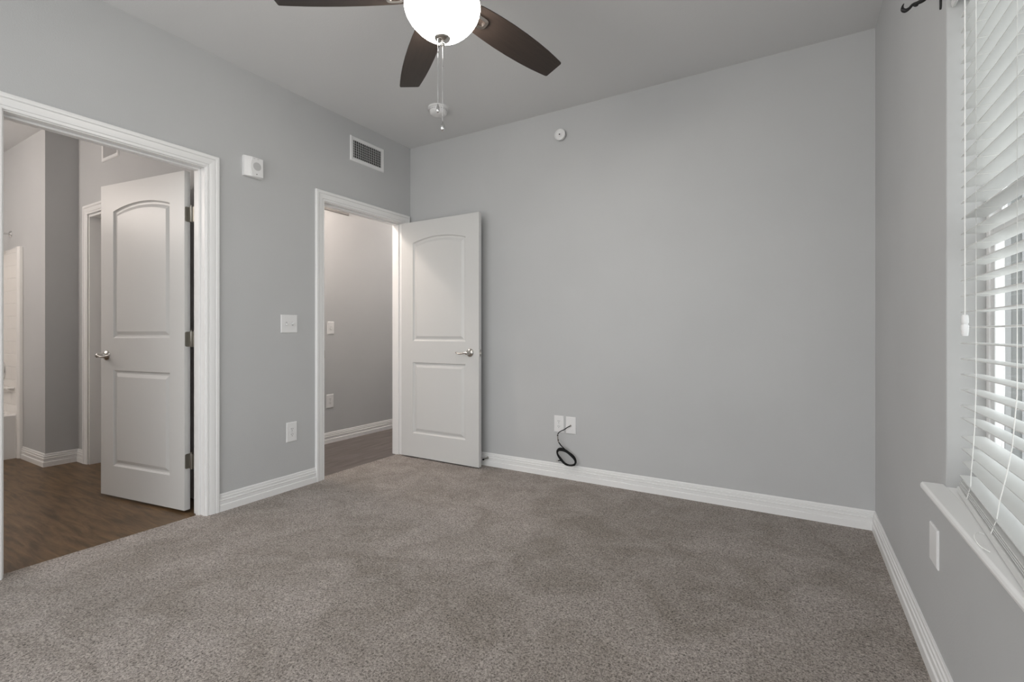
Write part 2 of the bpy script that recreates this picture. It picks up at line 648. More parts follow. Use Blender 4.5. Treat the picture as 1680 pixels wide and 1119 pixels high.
def door_slab(w, h, t, zp=(.205, .825, 1.03, 1.855)):
    """local: x from 0 (hinge) to w, front face y=0 facing -y, back y=t; lower/upper moulded panels"""
    b = bmesh.new()
    panels = [(w * .160, w * .840, zp[0], zp[1], 0), (w * .160, w * .840, zp[2], zp[3], .040)]
    steps = [(0, 0), (.003, .0055), (.010, .0115), (.020, .0120), (.040, .0032), (.043, .0022)]
    for yf, s in ((0, 1), (t, -1)):
        outer = [b.verts.new((x, yf, z)) for x, z in ((0, 0), (w, 0), (w, h), (0, h))]
        edges = [b.edges.new((outer[i], outer[(i + 1) % 4])) for i in range(4)]
        for x0, x1, z0, z1, rise in panels:
            prev = None
            for ins, d in steps:
                ring = [b.verts.new((x, yf + s * d, z)) for x, z in arch_loop(x0, x1, z0, z1, rise, ins)]
                n = len(ring)
                if prev is None:
                    edges += [b.edges.new((ring[i], ring[(i + 1) % n])) for i in range(n)]
                else:
                    for i in range(n):
                        k = (i + 1) % n
                        b.faces.new((prev[i], prev[k], ring[k], ring[i]))
                prev = ring
            b.faces.new(prev)
        bmesh.ops.triangle_fill(b, use_beauty=True, use_dissolve=False, edges=edges)
        if s == 1:
            of = outer
        else:
            for i in range(4):
                k = (i + 1) % 4
                b.faces.new((of[i], of[k], outer[k], outer[i]))
    return b


def lever(parent, w, t, zc, backset=.065, mat='chrome'):
    """lever on both faces, pointing at the hinge"""
    x = w - backset
    for s, yf in ((-1, 0), (1, t)):
        b = bmesh.new()
        m = Matrix.Translation((x, yf, zc)) @ Matrix.Rotation(PI / 2 if s < 0 else -PI / 2, 4, 'X')
        lathe(b, [(0, 0), (.034, 0), (.034, .003), (.031, .008), (.024, .012), (.016, .016), (.0125, .024), (.0115, .040), (.013, .048), (.013, .058), (.009, .062), (0, .063)], m, 32)
        pts = catmull([(x + .006, yf + s * .054, zc), (x - .012, yf + s * .055, zc), (x - .035, yf + s * .057, zc - .005), (x - .065, yf + s * .055, zc - .008), (x - .095, yf + s * .050, zc - .002), (x - .112, yf + s * .043, zc + .002)], 5)
        tube(b, pts, [.0105, .0095, .0080, .0078, .0080, .0060], 12, .8)
        o = obj('door_handle', b, mat, parent, smooth=True)


def hinge(parent, x, y, z, ang, jamb_pt):
    """barrel + leaf on the door edge (local frame of the door) + rounded leaf"""
    b = bmesh.new()
    lathe(b, [(0, -.052), (.004, -.050), (.0065, -.046), (.0065, .046), (.0042, .048), (.0042, .053), (.0055, .056), (0, .058)], Matrix.Translation((x, y, z)), 16)
    box(b, x - .001, x + .0045, y - .002, y + .030, z - .045, z + .045)
    box(b, x - .0225, x - .0200 + .0, y + .003, y + .031, z - .044, z + .044) if False else None
    o = obj('hinge', b, 'hinge', parent, smooth=True)
    return o


# door 1: open into the bathroom
w1, t1 = .838, .035
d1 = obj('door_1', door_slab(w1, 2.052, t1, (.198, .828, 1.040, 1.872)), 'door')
d1.location = (-3.165, 1.478, .010)
ang = math.atan2(1.356 - 1.478, -4.006 + 3.168)
# local +x -> pointing along the door away from the hinge; front (-y local) must face -Y world: mirror x
d1.data.transform(Matrix.Scale(-1, 4, (1, 0, 0)))
d1.data.flip_normals()
rz1 = math.atan2(.122, .838)
d1.rotation_euler = (0, 0, rz1)
tag(d1, 'open white two-panel arched door beyond the left doorway', 'door', kind='structure')


def mirrored(o):
    o.data.transform(Matrix.Scale(-1, 4, (1, 0, 0)))
    o.data.flip_normals()


before = set(bpy.data.objects)
lever(d1, w1, t1, .925)
for o in set(bpy.data.objects) - before:
    mirrored(o)
for z in (.295, 1.035, 1.792):
    b = bmesh.new()
    lathe(b, [(0, -.050), (.0045, -.048), (.007, -.045), (.007, .045), (.0045, .047), (.0045, .052), (.006, .055), (0, .057)], Matrix.Translation((.024, .026, z)), 16)
    # rounded leaf screwed to the door's hinge edge
    lp = []
    for c, (sy, sz) in enumerate(((1, -1), (1, 1), (-1, 1), (-1, -1))):
        if sy > 0:
            lp.append((.034, z + sz * .045))
        else:
            for k in range(5):
                a = (PI / 2 + k * PI / 8) if sz > 0 else (PI + k * PI / 8)
                lp.append((.012 + .009 * math.cos(a), z + sz * .036 + .009 * math.sin(a)))
    loft(b, [[(x, y, zz) for y, zz in lp] for x in (0, .0025)])
    box(b, .0, .024, .027, .0295, z - .045, z + .045)
    # leaf on the jamb
    box(b, .026, .053, .0275, .030, z - .045, z + .045)
    h = obj('hinge', b, 'hinge', d1, smooth=True)

# door 2: open into the bedroom, against the back wall
w2, t2 = .826, .035
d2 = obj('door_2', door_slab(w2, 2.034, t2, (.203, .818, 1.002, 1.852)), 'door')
d2.location = (-2.982, 3.137, .012)
tag(d2, 'white two-panel arched door standing open against the back wall', 'door', kind='structure')
lever(d2, w2, t2, .912, .085)
b = bmesh.new()
box(b, w2 - .0005, w2 + .0015, .006, .030, .884, .940)
box(b, w2, w2 + .012, .012, .024, .903, .922)
obj('latch_plate', b, 'chrome', d2, bevel=.001)
for z in (.295, 1.035, 1.792):
    b = bmesh.new()
    lathe(b, [(0, -.050), (.0045, -.048), (.006, -.045), (.006, .045), (.0045, .052), (0, .055)], Matrix.Translation((-.0075, .020, z)), 14)
    box(b, -.0025, 0, .004, .034, z - .045, z + .045)
    obj('hinge', b, 'hinge', d2, smooth=True)

# door 3: closed linen door, set back
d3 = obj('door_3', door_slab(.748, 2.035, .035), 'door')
d3.location = (-5.017, 1.708, .003)
tag(d3, 'white closed door set back behind the left open door', 'door', kind='structure')

# ---------------------------------------------------------------- window
win = empty('window_1', (XR + .085, 0, 0))
tag(win, 'white double-hung window behind the horizontal blinds', 'window', kind='structure')
xa = 0.0
z0, z1 = .63, WZ1 - .004
ya, yb = W0 + .004, W1 - .004
zm = 1.365
b = bmesh.new()
for (p, q, r_, s) in ((ya, ya + .024, z0, z1), (yb - .024, yb, z0, z1), (ya + .024, yb - .024, z0, z0 + .024), (ya + .024, yb - .024, z1 - .024, z1)):
    box(b, xa, xa + .032, p, q, r_, s)
obj('window_frame', b, 'vinyl', win, bevel=.003)


def sash(x, za, zb, nm):
    b = bmesh.new()
    p, q = ya + .025, yb - .025
    for (c, d, e_, f) in ((p, p + .032, za, zb), (q - .032, q, za, zb), (p + .032, q - .032, za, za + .04), (p + .032, q - .032, zb - .04, zb)):
        box(b, x, x + .012, c, d, e_, f)
    s = obj(nm, b, 'vinyl', win, bevel=.003)
    b = bmesh.new()
    box(b, x + .005, x + .008, p + .028, q - .028, za + .036, zb - .036)
    obj('glass_pane', b, 'glass', s)


sash(xa + .003, z0 + .025, zm + .02, 'sash')
sash(xa + .017, zm - .02, z1 - .025, 'sash')

st = empty('window_sill')
tag(st, 'white projecting sill with apron under the blinds', 'window sill', kind='structure')
b = bmesh.new()
prof = [(.336, .608), (.332, .613), (.3305, .6195), (.332, .626), (.336, .6305), (XR, .6305), (XR, .605), (.340, .605)]
loft(b, [[(x, y, z) for x, z in prof] for y in (W0 - .03, W1 + .026)])
box(b, XR, XR + .085, W0 + .004, W1 - .004, .6052, .6305)
obj('stool', b, 'trim', st, bevel=.0015)
b = bmesh.new()
prof = [(XR, .605), (.366, .605), (.366, .593), (.370, .588), (.370, .572), (.374, .566), (.377, .556), (XR, .551)]
loft(b, [[(x, y, z) for x, z in prof] for y in (W0 - .02, W1 + .01)])
obj('apron', b, 'trim', st)

# ---------------------------------------------------------------- window blind
bl = empty('window_blind', (0.431, 1.08, 2.03))
tag(bl, 'white horizontal slat blind lowered over the window', 'blind')
Z00 = 2.03
LY = .725       # half length
CY = 1.08


def local(bm):
    bmesh.ops.translate(bm, vec=(-0.431, -1.08, -Z00), verts=bm.verts)
    return bm


def slat_bm():
    b = bmesh.new()
    prof = []
    n = 6
    for i in range(n + 1):
        u = -1 + 2 * i / n
        prof.append((u * .025, .0022 * (1 - u * u)))
    for i in range(n, -1, -1):
        u = -1 + 2 * i / n
        prof.append((u * .025, .0022 * (1 - u * u) - .0026))
    loft(b, [[(x, y, z) for x, z in prof] for y in (-2 * LY, 0)])
    return b


slat0 = obj('slat', slat_bm(), 'slat', bl, smooth=True)
zs = [.922 + .0438 * k for k in range(25)][::-1]
low = [(.878, .012, 0), (.841, .018, 5), (.793, .035, -3), (.757, .05, 2), (.724, .066, -4), (.682, .078, 4), (.668, .085, 3), (.6615, .085, 3), (.6555, .085, 3)]
slats = []
for k, z in enumerate(zs):
    slats.append((z, 0.0, 0 + random.uniform(-.7, .7)))
slats += low
for k, (z, sw, ti) in enumerate(slats):
    o = slat0 if k == 0 else slat0.copy()
    if k:
        C.objects.link(o)
        o.parent = bl
    o.location = (0 - (.006 if z < .7 else 0), 1.805 - 1.08 + (0 if z > .8 else -.010 * (.85 - z) / .1), z - Z00)
    o.rotation_euler = (0, math.radians(ti), -sw)
# bottom rail resting on the sill, swung a little into the room
b = bmesh.new()
box(b, -.026, .026, -2 * LY, 0, 0, .017)
r = obj('bottom_rail', b, 'slat', bl, bevel=.003)
r.location = (-.008, .72, .6325 - Z00)
r.rotation_euler = (0, 0, -.085)
# headrail / valance
b = bmesh.new()
prof = [(.398, 2.030), (.395, 2.036), (.395, 2.048), (.398, 2.052), (.398, 2.078), (.395, 2.083), (.395, 2.093), (.404, 2.093), (.404, 2.030)]
loft(b, [[(x, y, z) for x, z in prof] for y in (W0 + .008, W1 - .006)])
obj('valance', local(b), 'slat', bl)
b = bmesh.new()
box(b, .408, .455, W0 + .02, W1 - .02, 2.045, 2.090)
obj('headrail', local(b), 'slat', bl, bevel=.002)
# ladders: two strings, one at each slat edge, and rungs under every slat
for y in (1.668, 1.405, 1.08, .75, .49):
    b = bmesh.new()
    for s, xx in ((-1, .4045), (1, .4575)):
        pts = [(xx, y, 2.045), (xx, y, .95)]
        dy = (1.805 - y)
        for z, sw, ti in low[:6]:
            pts.append((xx - math.sin(sw) * dy, y, z))
        pts.append((xx - math.sin(.085) * dy - .006, y, .651))
        tube(b, pts, .0011, 6)
    for z, sw, ti in slats[:-3]:
        dx = math.sin(sw) * (1.805 - y)
        tube(b, [(.4045 - dx, y, z - .0022), (.4575 - dx, y, z - .0022)], .0006, 5)
    obj('ladder_cord', local(b), 'cord', bl)
# loop hanging off the bottom rail
b = bmesh.new()
tube(b, catmull([(.352, 1.400, .649), (.340, 1.395, .652), (.330, 1.37, .648), (.332, 1.345, .640), (.345, 1.335, .634)], 6), .0012, 6)
obj('cord_loop', local(b), 'cord', bl)
# lift cord with tassel
b = bmesh.new()
tube(b, [(.396, 1.722, 2.035), (.396, 1.722, 1.125)], .0010, 6)
tube(b, [(.3953, 1.724, 2.035), (.3955, 1.724, 1.125)], .0010, 6)
lc = obj('lift_cord', local(b), 'cord', bl)
b = bmesh.new()
lathe(b, [(0, .030), (.0055, .030), (.0072, .027), (.0078, .020), (.0078, .008), (.0065, .006), (.0065, .003), (.0082, .001), (.0085, -.006), (.0070, -.024), (.0062, -.027), (0, -.027)], Matrix.Translation((.396, 1.724, 1.100)), 24)
obj('cord_tassel', local(b), 'plastic', lc, smooth=True)

# curtain bracket on the wall above the window
cb = empty('curtain_rod_bracket', (XR, 1.906, 2.13))
tag(cb, 'black wrought-iron curtain bracket with a scrolled tip above the window corner', 'curtain bracket')


def lc2(b, o=(XR, 1.906, 2.13)):
    bmesh.ops.translate(b, vec=(-o[0], -o[1], -o[2]), verts=b.verts)
    return b


b = bmesh.new()
loft(b, [[(XR - d, 1.906 + s * hw, z) for s in (-1, 1) for d in ((.0, .004) if s < 0 else (.004, .0))] for z, hw in ((2.062, .003), (2.068, .006), (2.10, .007), (2.18, .007), (2.20, .003))])
for lp_ in ():
    pass
obj('wall_plate', lc2(b), 'iron', cb)
b = bmesh.new()
tube(b, catmull([(.381, 1.906, 2.165), (.365, 1.906, 2.135), (.347, 1.906, 2.108), (.330, 1.906, 2.100), (.318, 1.906, 2.099), (.309, 1.906, 2.090), (.300, 1.906, 2.086), (.293, 1.906, 2.091), (.2925, 1.906, 2.101), (.296, 1.906, 2.109)], 6),
     [.004, .006, .007, .0055, .004, .0045, .006, .0055, .003, .0012], 12, 1.0)
tube(b, catmull([(.318, 1.906, 2.096), (.323, 1.906, 2.093), (.328, 1.906, 2.0925), (.331, 1.906, 2.096)], 4), [.002, .003, .0028, .0006], 8)
obj('scroll_arm', lc2(b), 'iron', cb, smooth=True)

# ---------------------------------------------------------------- ceiling fan
FX, FY = -1.2412, 1.5434
fan = empty('ceiling_fan', (FX, FY, H))
tag(fan, 'ceiling fan with dark walnut blades and a lit frosted bowl light', 'ceiling fan')
T = Matrix.Translation


def fl(prof, name, mat, parent, seg=48, smooth=True):
    b = bmesh.new()
    lathe(b, [(r_, z - H) for r_, z in prof], None, seg)
    return obj(name, b, mat, parent, smooth=smooth)


fl([(0, H), (.07, H), (.072, H - .012), (.055, H - .05), (.03, H - .07), (0, H - .072)], 'canopy', 'chrome', fan)
fl([(0, H - .06), (.0125, H - .06), (.0125, 2.575), (0, 2.575)], 'downrod', 'chrome', fan)
fl([(0, 2.62), (.05, 2.618), (.10, 2.605), (.125, 2.58), (.13, 2.55), (.13, 2.51), (.118, 2.488), (.085, 2.478), (.07, 2.475), (.07, 2.452), (.125, 2.446), (.152, 2.441), (.1545, 2.428), (0, 2.428)], 'motor_housing', 'chrome', fan)
bowl_prof = []
for i in range(17):
    a = PI / 2 * i / 16
    pass
bowl_prof = [(.150, 2.432), (.154, 2.425), (.1545, 2.412), (.152, 2.398), (.146, 2.382), (.137, 2.366), (.125, 2.350), (.110, 2.334),
             (.093, 2.319), (.074, 2.306), (.054, 2.297), (.033, 2.292), (0, 2.290)]
fl(bowl_prof, 'light_bowl', 'bowl', fan)
fin = fl([(0, 2.296), (.031, 2.296), (.033, 2.290), (.030, 2.285), (.018, 2.279), (.009, 2.276), (.007, 2.271), (.010, 2.268), (.010, 2.262), (.006, 2.257), (0, 2.256)], 'finial', 'chrome', fan, 28)
# pull chains
RV = Vector((math.cos(math.radians(30.53)), math.sin(math.radians(30.53))))
for dx, dy, zb, zt in ((-.0165, -.016, 2.005, 2.287), (.001, -.004, 1.940, 2.265)):
    b = bmesh.new()
    px, py = RV.x * dx - RV.y * -dy * 0 + .0, RV.y * dx
    px += -(-.508) * dy * -1 * 0
    ox, oy = RV.x * dx + (-.508) * dy * 1.0, RV.y * dx + .861 * dy
    n = 60
    pts = [(ox, oy, zt - H), (ox, oy, zb - H)]
    tube(b, pts, .0010, 6)
    # little beads and a coupling along the chain
    z = zb
    while z < zt:
        bmesh.ops.create_icosphere(b, subdivisions=1, radius=.0016, matrix=T((ox, oy, z - H)))
        z += .0055
    zc_ = zt - .06 - (.03 if zb < 1.95 else 0)
    tube(b, [(ox, oy, zc_ - H), (ox, oy, zc_ - .006 - H)], .0026, 8)
    ch = obj('pull_chain', b, 'polished', fan, smooth=True)
    b = bmesh.new()
    s = 1
    lathe(b, [(0, .010), (.002, .009), (.0030, .004), (.0042, 0), (.0075, -.008), (.0092, -.017), (.0088, -.024), (.0055, -.030), (.002, -.032), (0, -.033)] if zb < 1.95 else
          [(0, .010), (.002, .009), (.0028, .004), (.0050, -.004), (.0072, -.014), (.0070, -.021), (.0045, -.026), (0, -.028)], T((ox, oy, zb - H)), 20)
    obj('pull_fob', b, 'polished', ch, smooth=True)


def blade_bm():
    b = bmesh.new()
    # outline (r, half width a, half width b): widest mid-blade, tapering to an angled tip
    st_ = [(.135, .048), (.142, .057), (.165, .0635), (.20, .068), (.26, .0725), (.33, .0755), (.41, .0755), (.49, .0725), (.56, .067), (.62, .0595), (.655, .0545), (.662, .0525), (.666, .047)]
    top = [(r_, h_) for r_, h_ in st_]
    pts = [(r_, h_) for r_, h_ in st_] + [(r_, -h_) for r_, h_ in st_[::-1]]
    loft(b, [[(x, y, z) for x, y in pts] for z in (-.0028, .0028)])
    return b


def iron_bm():
    b = bmesh.new()
    # arm from the hub to a rounded plate under the blade root
    tube(b, catmull([(.07, 0, .030), (.11, 0, .020), (.145, 0, .002), (.175, 0, -.004)], 5), [.013, .011, .010, .012], 10, .45)
    # open rounded plate
    o, i_ = [], []
    for k in range(24):
        a = 2 * PI * k / 24
        ca, sa = math.cos(a), math.sin(a)
        rx = abs(ca) ** .6 * (1 if ca > 0 else -1)
        ry = abs(sa) ** .6 * (1 if sa > 0 else -1)
        o.append((.195 + .034 * rx, .030 * ry))
        i_.append((.195 + .022 * rx, .015 * ry))
    rings = [[(x, y, -.0035) for x, y in i_], [(x, y, -.010) for x, y in i_], [(x * 1 + 0, y, -.0115) for x, y in o], [(x, y, -.0035) for x, y in o]]
    R_ = [[b.verts.new(p) for p in r_] for r_ in rings]
    for a_, c_ in zip(R_, R_[1:] + R_[:1]):
        for k in range(24):
            q = (k + 1) % 24
            b.faces.new((a_[k], a_[q], c_[q], c_[k]))
    return b


TH0 = math.radians(41.7 + 30.53)
bm_b, bm_i = None, None
blade0 = obj('blade', blade_bm(), 'blade', fan, bevel=.0012)
iron0 = obj('blade_arm', iron_bm(), 'chrome', blade0, smooth=True)
for k in range(5):
    if k == 0:
        o, i_ = blade0, iron0
    else:
        o, i_ = blade0.copy(), iron0.copy()
        C.objects.link(o)
        C.objects.link(i_)
        o.parent = fan
        i_.parent = o
    o.location = (0, 0, 2.447 + .018 - H)
    o.rotation_euler = (Matrix.Rotation(TH0 + k * 2 * PI / 5, 4, 'Z') @ Matrix.Rotation(math.radians(5.2), 4, 'Y') @ Matrix.Rotation(math.radians(-13), 4, 'X')).to_euler()

# ---------------------------------------------------------------- wall and ceiling devices
def frame_on(o, loc, normal):
    """local: x right, z up, -y towards the room"""
    n = {'x+': PI / 2, 'x-': -PI / 2, 'y-': 0.0}[normal]
    o.location = loc
    o.rotation_euler = (0, 0, n)


def plate(name, wdt, hgt, label, cat, loc, normal, group=None):
    b = bmesh.new()
    a, c = wdt / 2, hgt / 2
    loft(b, [[(x, 0, z) for x, z in ((-a, -c), (a, -c), (a, c), (-a, c))],
             [(x, -.003, z) for x, z in ((-a, -c), (a, -c), (a, c), (-a, c))],
             [(x, -.006, z) for x, z in ((-a + .004, -c + .004), (a - .004, -c + .004), (a - .004, c - .004), (-a + .004, c - .004))]])
    o = obj(name, b, 'plastic')
    frame_on(o, loc, normal)
    return tag(o, label, cat, group)


def receptacle(parent):
    for s in (-1, 1):
        b = bmesh.new()
        pts = []
        for k in range(20):
            a = 2 * PI * k / 20
            pts.append((.0165 * math.cos(a), max(-.0125, min(.0125, .0165 * math.sin(a)))))
        loft(b, [[(x, y, z + s * .0195) for x, z in pts] for y in (-.004, -.0078)])
        r_ = obj('socket', b, 'plastic', parent)
        b = bmesh.new()
        for dx, hh in ((-.0062, .0042), (.0062, .0034)):
            box(b, dx - .0012, dx + .0012, -.0084, -.0070, s * .0195 + .0035 - hh, s * .0195 + .0035 + hh)
        lathe(b, [(0, 0), (.0024, 0), (.0024, .0012), (0, .0012)], T((0, -.0072, s * .0195 - .0075)) @ Matrix.Rotation(PI / 2, 4, 'X'), 12)
        obj('slot', b, 'dark', r_)
    b = bmesh.new()
    lathe(b, [(0, 0), (.003, 0), (.003, .001), (0, .0015)], T((0, -.0058, 0)) @ Matrix.Rotation(PI / 2, 4, 'X'), 12)
    obj('screw', b, 'plastic_dim', parent)


def toggle(parent, dx, up):
    b = bmesh.new()
    box(b, dx - .006, dx + .006, -.0068, -.0055, -.013, .013)
    r_ = obj('toggle_surround', b, 'plastic_dim', parent)
    b = bmesh.new()
    m = T((dx, -.006, 0)) @ Matrix.Rotation(math.radians(28 * up), 4, 'X')
    box(b, -.004, .004, -.014, 0, -.006, .006, m)
    obj('toggle_lever', b, 'plastic', r_, bevel=.001)


o = plate('light_switch', .124, .124, 'white two-toggle light switch on the grey wall between the doorways', 'light switch', (XL, 2.058, 1.146), 'x+')
toggle(o, -.023, 1)
toggle(o, .023, -1)
o = plate('wall_outlet', .080, .135, 'white duplex outlet low on the grey wall between the doorways', 'outlet', (XL, 2.077, .398), 'x+')
receptacle(o)
o = plate('wall_outlet', .080, .124, 'white duplex outlet on the back wall, left of the cable plate', 'outlet', (-1.517, YB, .401), 'y-')
receptacle(o)
o = plate('cable_outlet', .080, .126, 'white blank cable plate on the back wall with a black cable leaving it', 'cable plate', (-1.421, YB, .399), 'y-')
b = bmesh.new()
lathe(b, [(0, 0), (.006, 0), (.006, .006), (.0045, .007), (.0045, .012), (0, .012)], T((0, -.005, 0)) @ Matrix.Rotation(PI / 2, 4, 'X'), 12)
obj('cable_jack', b, 'chrome', o)
o = plate('light_switch', .080, .124, 'white single light switch on the hallway wall', 'light switch', (XH, 3.178, 1.134), 'x+')
toggle(o, 0, 1)
o = plate('wall_outlet', .086, .134, 'white outlet low on the hallway wall', 'outlet', (XH, 3.168, .407), 'x+')
receptacle(o)
o = plate('wall_outlet', .096, .122, 'white wall plate on the right wall below the window sill', 'wall plate', (XR, 1.980, .411), 'x-')

# air vents
def vent(name, wdt, hgt, label, loc, normal, nv=14, nh=5, mat='plastic'):
    e = empty(name)
    frame_on(e, loc, normal)
    tag(e, label, 'air vent')
    a, c = wdt / 2, hgt / 2
    bd = .030
    b = bmesh.new()
    lo = [[(x * s1, y, z * s2) for x, z, s1, s2 in ((-1, -1, a - d, c - d), (1, -1, a - d, c - d), (1, 1, a - d, c - d), (-1, 1, a - d, c - d))]
          for d, y in ((0, 0), (0, -.004), (.006, -.010), (bd - .003, -.008), (bd, -.004), (bd, 0))]
    loft(b, lo, cap=False)
    obj('vent_frame', b, mat, e)
    b = bmesh.new()
    box(b, -a + bd, a - bd, -.0012, 0, -c + bd, c - bd)
    obj('duct_opening', b, 'duct', e)
    for k in range(nv):
        x = -a + bd + (k + .5) * (wdt - 2 * bd) / nv
        b = bmesh.new()
        box(b, -.0008, .0008, -.0045, .0045, -c + bd, c - bd, T((x, -.0062, 0)) @ Matrix.Rotation(math.radians(-32), 4, 'Z'))
        obj('louvre', b, mat, e)
    b = bmesh.new()
    for k in range(1, nh + 1):
        z = -c + bd + k * (hgt - 2 * bd) / (nh + 1)
        box(b, -a + bd, a - bd, -.0028, -.0018, z - .0012, z + .0012)
    obj('cross_bars', b, 'plastic_dim', e)
    return e


vent('air_vent', .356, .196, 'white louvred air vent high above the corner doorway', (XL, 2.761, 2.541), 'x+', 15, 6)
vent('air_vent', .30, .20, 'white louvred vent on the wall seen through the left doorway', (-4.612, 1.63, 2.545), 'y-', 11, 4)
vent('air_vent', .40, .26, 'grey vent at the top of the hallway wall', (XH, 3.205, 2.425), 'x+', 18, 5, 'shaded')

# alarm speaker on left wall
sp = empty('alarm_speaker')
frame_on(sp, (XL, 1.794, 2.143), 'x+')
tag(sp, 'white square alarm speaker high on the wall right of the left doorway', 'alarm speaker')
b = bmesh.new()
hw, hh = .060, .064
loops = []
for z in (-hh, -hh + .003, hh - .003, hh):
    ins = .003 if abs(z) == hh else 0
    loops.append([(-hw, 0, z)] + [(-hw + 2 * hw * i / 12, -(.020 - ins) - .016 * math.sin(PI * i / 12), z) for i in range(13)] + [(hw, 0, z)])
loft(b, loops)
obj('housing', b, 'plastic', sp, smooth=True)
b = bmesh.new()
pf = []
n = 14
for i in range(n + 1):
    z = -hh + .004 + (2 * hh - .008) * i / n
    u = (z / hh)
    pf.append((-.018 - .012 * (1 - u * u), z))
ol = pf + [(hw - .006, hh - .004), (hw - .006, -hh + .004)]
loft(b, [[(x, y, z) for x, z in ol] for y in (-.030, -.041)])
obj('front_cover', b, 'plastic', sp, bevel=.003)
b = bmesh.new()
lathe(b, [(0, 0), (.026, 0), (.026, .0015), (.024, .002), (0, .002)], T((.012, -.0408, .004)) @ Matrix.Rotation(PI / 2, 4, 'X'), 32)
obj('speaker_grille', b, 'plastic_dim', sp)
b = bmesh.new()
lathe(b, [(0, 0), (.003, 0), (.003, .001), (0, .001)], T((.010, -.0412, -.046)) @ Matrix.Rotation(PI / 2, 4, 'X'), 12)
obj('indicator', b, 'dark', sp)
for xa_, xb_ in ((-.012, .000), (.012, .026)):
    b = bmesh.new()
    box(b, xa_, xb_, -.0416, -.0408, .050, .053)
    obj('status_slot', b, 'plastic_dim', sp)

# smoke detector
sd = empty('smoke_detector', (-2.275, 2.78, H))
tag(sd, 'round white smoke detector on the ceiling beyond the fan pull chains', 'smoke detector')
b = bmesh.new()
lathe(b, [(0, 0), (.076, 0), (.077, -.010), (.072, -.014), (0, -.014)], None, 40)
obj('base_ring', b, 'plastic', sd, smooth=True)
b = bmesh.new()
lathe(b, [(.066, -.013), (.066, -.020), (.064, -.021), (.064, -.026), (.066, -.027), (.062, -.042), (.050, -.052), (.030, -.056), (0, -.057)], None, 40)
obj('cover', b, 'plastic', sd, smooth=True)
b = bmesh.new()
for k in range(24):
    a = 2 * PI * k / 24
    box(b, .0645, .0668, -.005, .005, -.0255, -.0215, Matrix.Rotation(a, 4, 'Z'))
obj('sensing_slots', b, 'plastic_dim', sd)

# sidewall sprinkler
sk = empty('sprinkler_head', (-1.496, YB, 2.556))
tag(sk, 'small round white sprinkler head on the back wall near the ceiling', 'sprinkler')
b = bmesh.new()
RX = Matrix.Rotation(PI / 2, 4, 'X')
lathe(b, [(0, 0), (.030, 0), (.032, .003), (.030, .006), (.016, .007), (.015, .022), (.034, .026), (.041, .030), (.043, .036), (.041, .039), (.037, .038), (.035, .033), (.028, .032), (.026, .034), (.024, .033), (.014, .033), (.011, .037), (0, .037)], RX, 36)
obj('escutcheon', b, 'plastic', sk, smooth=True)
b = bmesh.new()
lathe(b, [(0, .036), (.013, .036), (.013, .040), (0, .040)], RX, 20)
box(b, -.016, .016, -.0405, -.036, -.002, .002)
obj('deflector', b, 'plastic', sk)
b = bmesh.new()
lathe(b, [(0, .040), (.0052, .040), (.0052, .0418), (0, .0418)], RX, 14)
obj('nozzle', b, 'dark', sk)

# door stop on the baseboard behind door 2
ds = empty('door_stop', (-2.150, YB - .0125, .066))
tag(ds, 'small dark spring door stop on the baseboard by the open door', 'door stop')
b = bmesh.new()
lathe(b, [(0, 0), (.010, 0), (.010, .003), (.006, .006)], RX, 16)
pts = []
for i in range(140):
    a = i * .55
    rr = .0055 - .001 * i / 140
    pts.append((rr * math.cos(a), -.005 - .055 * i / 140, rr * math.sin(a)))
tube(b, pts, .0010, 5)
obj('spring', b, 'hinge', ds, smooth=True)
b = bmesh.new()
lathe(b, [(0, .058), (.0065, .058), (.0075, .061), (.0075, .070), (.006, .073), (0, .073)], RX, 16)
obj('rubber_tip', b, 'black', ds, smooth=True)

# coax cable
cable = empty('coaxial_cable', (-1.42, 3.225, .12))
tag(cable, 'coiled black coaxial cable hanging from the cable plate onto the baseboard', 'cable')


def cl(b):
    bmesh.ops.translate(b, vec=(1.42, -3.225, -.12), verts=b.verts)
    return b


lead = [(-1.42, 3.262, 0.398), (-1.436, 3.240, 0.388), (-1.457, 3.225, 0.371), (-1.486, 3.215, 0.355), (-1.501, 3.21, 0.336), (-1.5, 3.21, 0.31), (-1.496, 3.215, 0.276), (-1.474, 3.22, 0.249), (-1.424, 3.225, 0.208)]
ring = [(-1.424, 3.225, 0.208), (-1.386, 3.225, 0.184), (-1.367, 3.225, 0.156), (-1.371, 3.225, 0.127), (-1.409, 3.225, 0.113), (-1.447, 3.225, 0.123), (-1.486, 3.225, 0.154), (-1.515, 3.225, 0.194), (-1.506, 3.225, 0.218), (-1.481, 3.225, 0.225), (-1.447, 3.225, 0.22), (-1.424, 3.225, 0.208)]
b = bmesh.new()
tube(b, catmull(lead[:5], 6), .0034, 8)
tube(b, catmull([lead[6], (-1.486, 3.217, .263)] + lead[7:] + ring[1:], 6), .0042, 8)
cx_ = sum(p[0] for p in ring[:-1]) / 11
cz_ = sum(p[2] for p in ring[:-1]) / 11
for k, (sc, dx, dz, dy) in enumerate(((.93, .004, .000, -.006), (1.03, -.001, .003, .005), (.97, .005, -.005, -.011))):
    pts = [(cx_ + (p[0] - cx_) * sc + dx + random.uniform(-.002, .002), p[1] + dy + random.uniform(-.002, .002), max(.116, cz_ + (p[2] - cz_) * sc + dz + random.uniform(-.002, .002))) for p in ring[:-1]]
    pts = pts + [pts[0]]
    tube(b, catmull(pts, 6), .0042, 8)
tube(b, catmull([(-1.470, 3.222, .140), (-1.486, 3.219, .142), (-1.500, 3.213, .139)], 4), .0042, 8)
obj('cable_jacket', cl(b), 'black', cable, smooth=True)
b = bmesh.new()
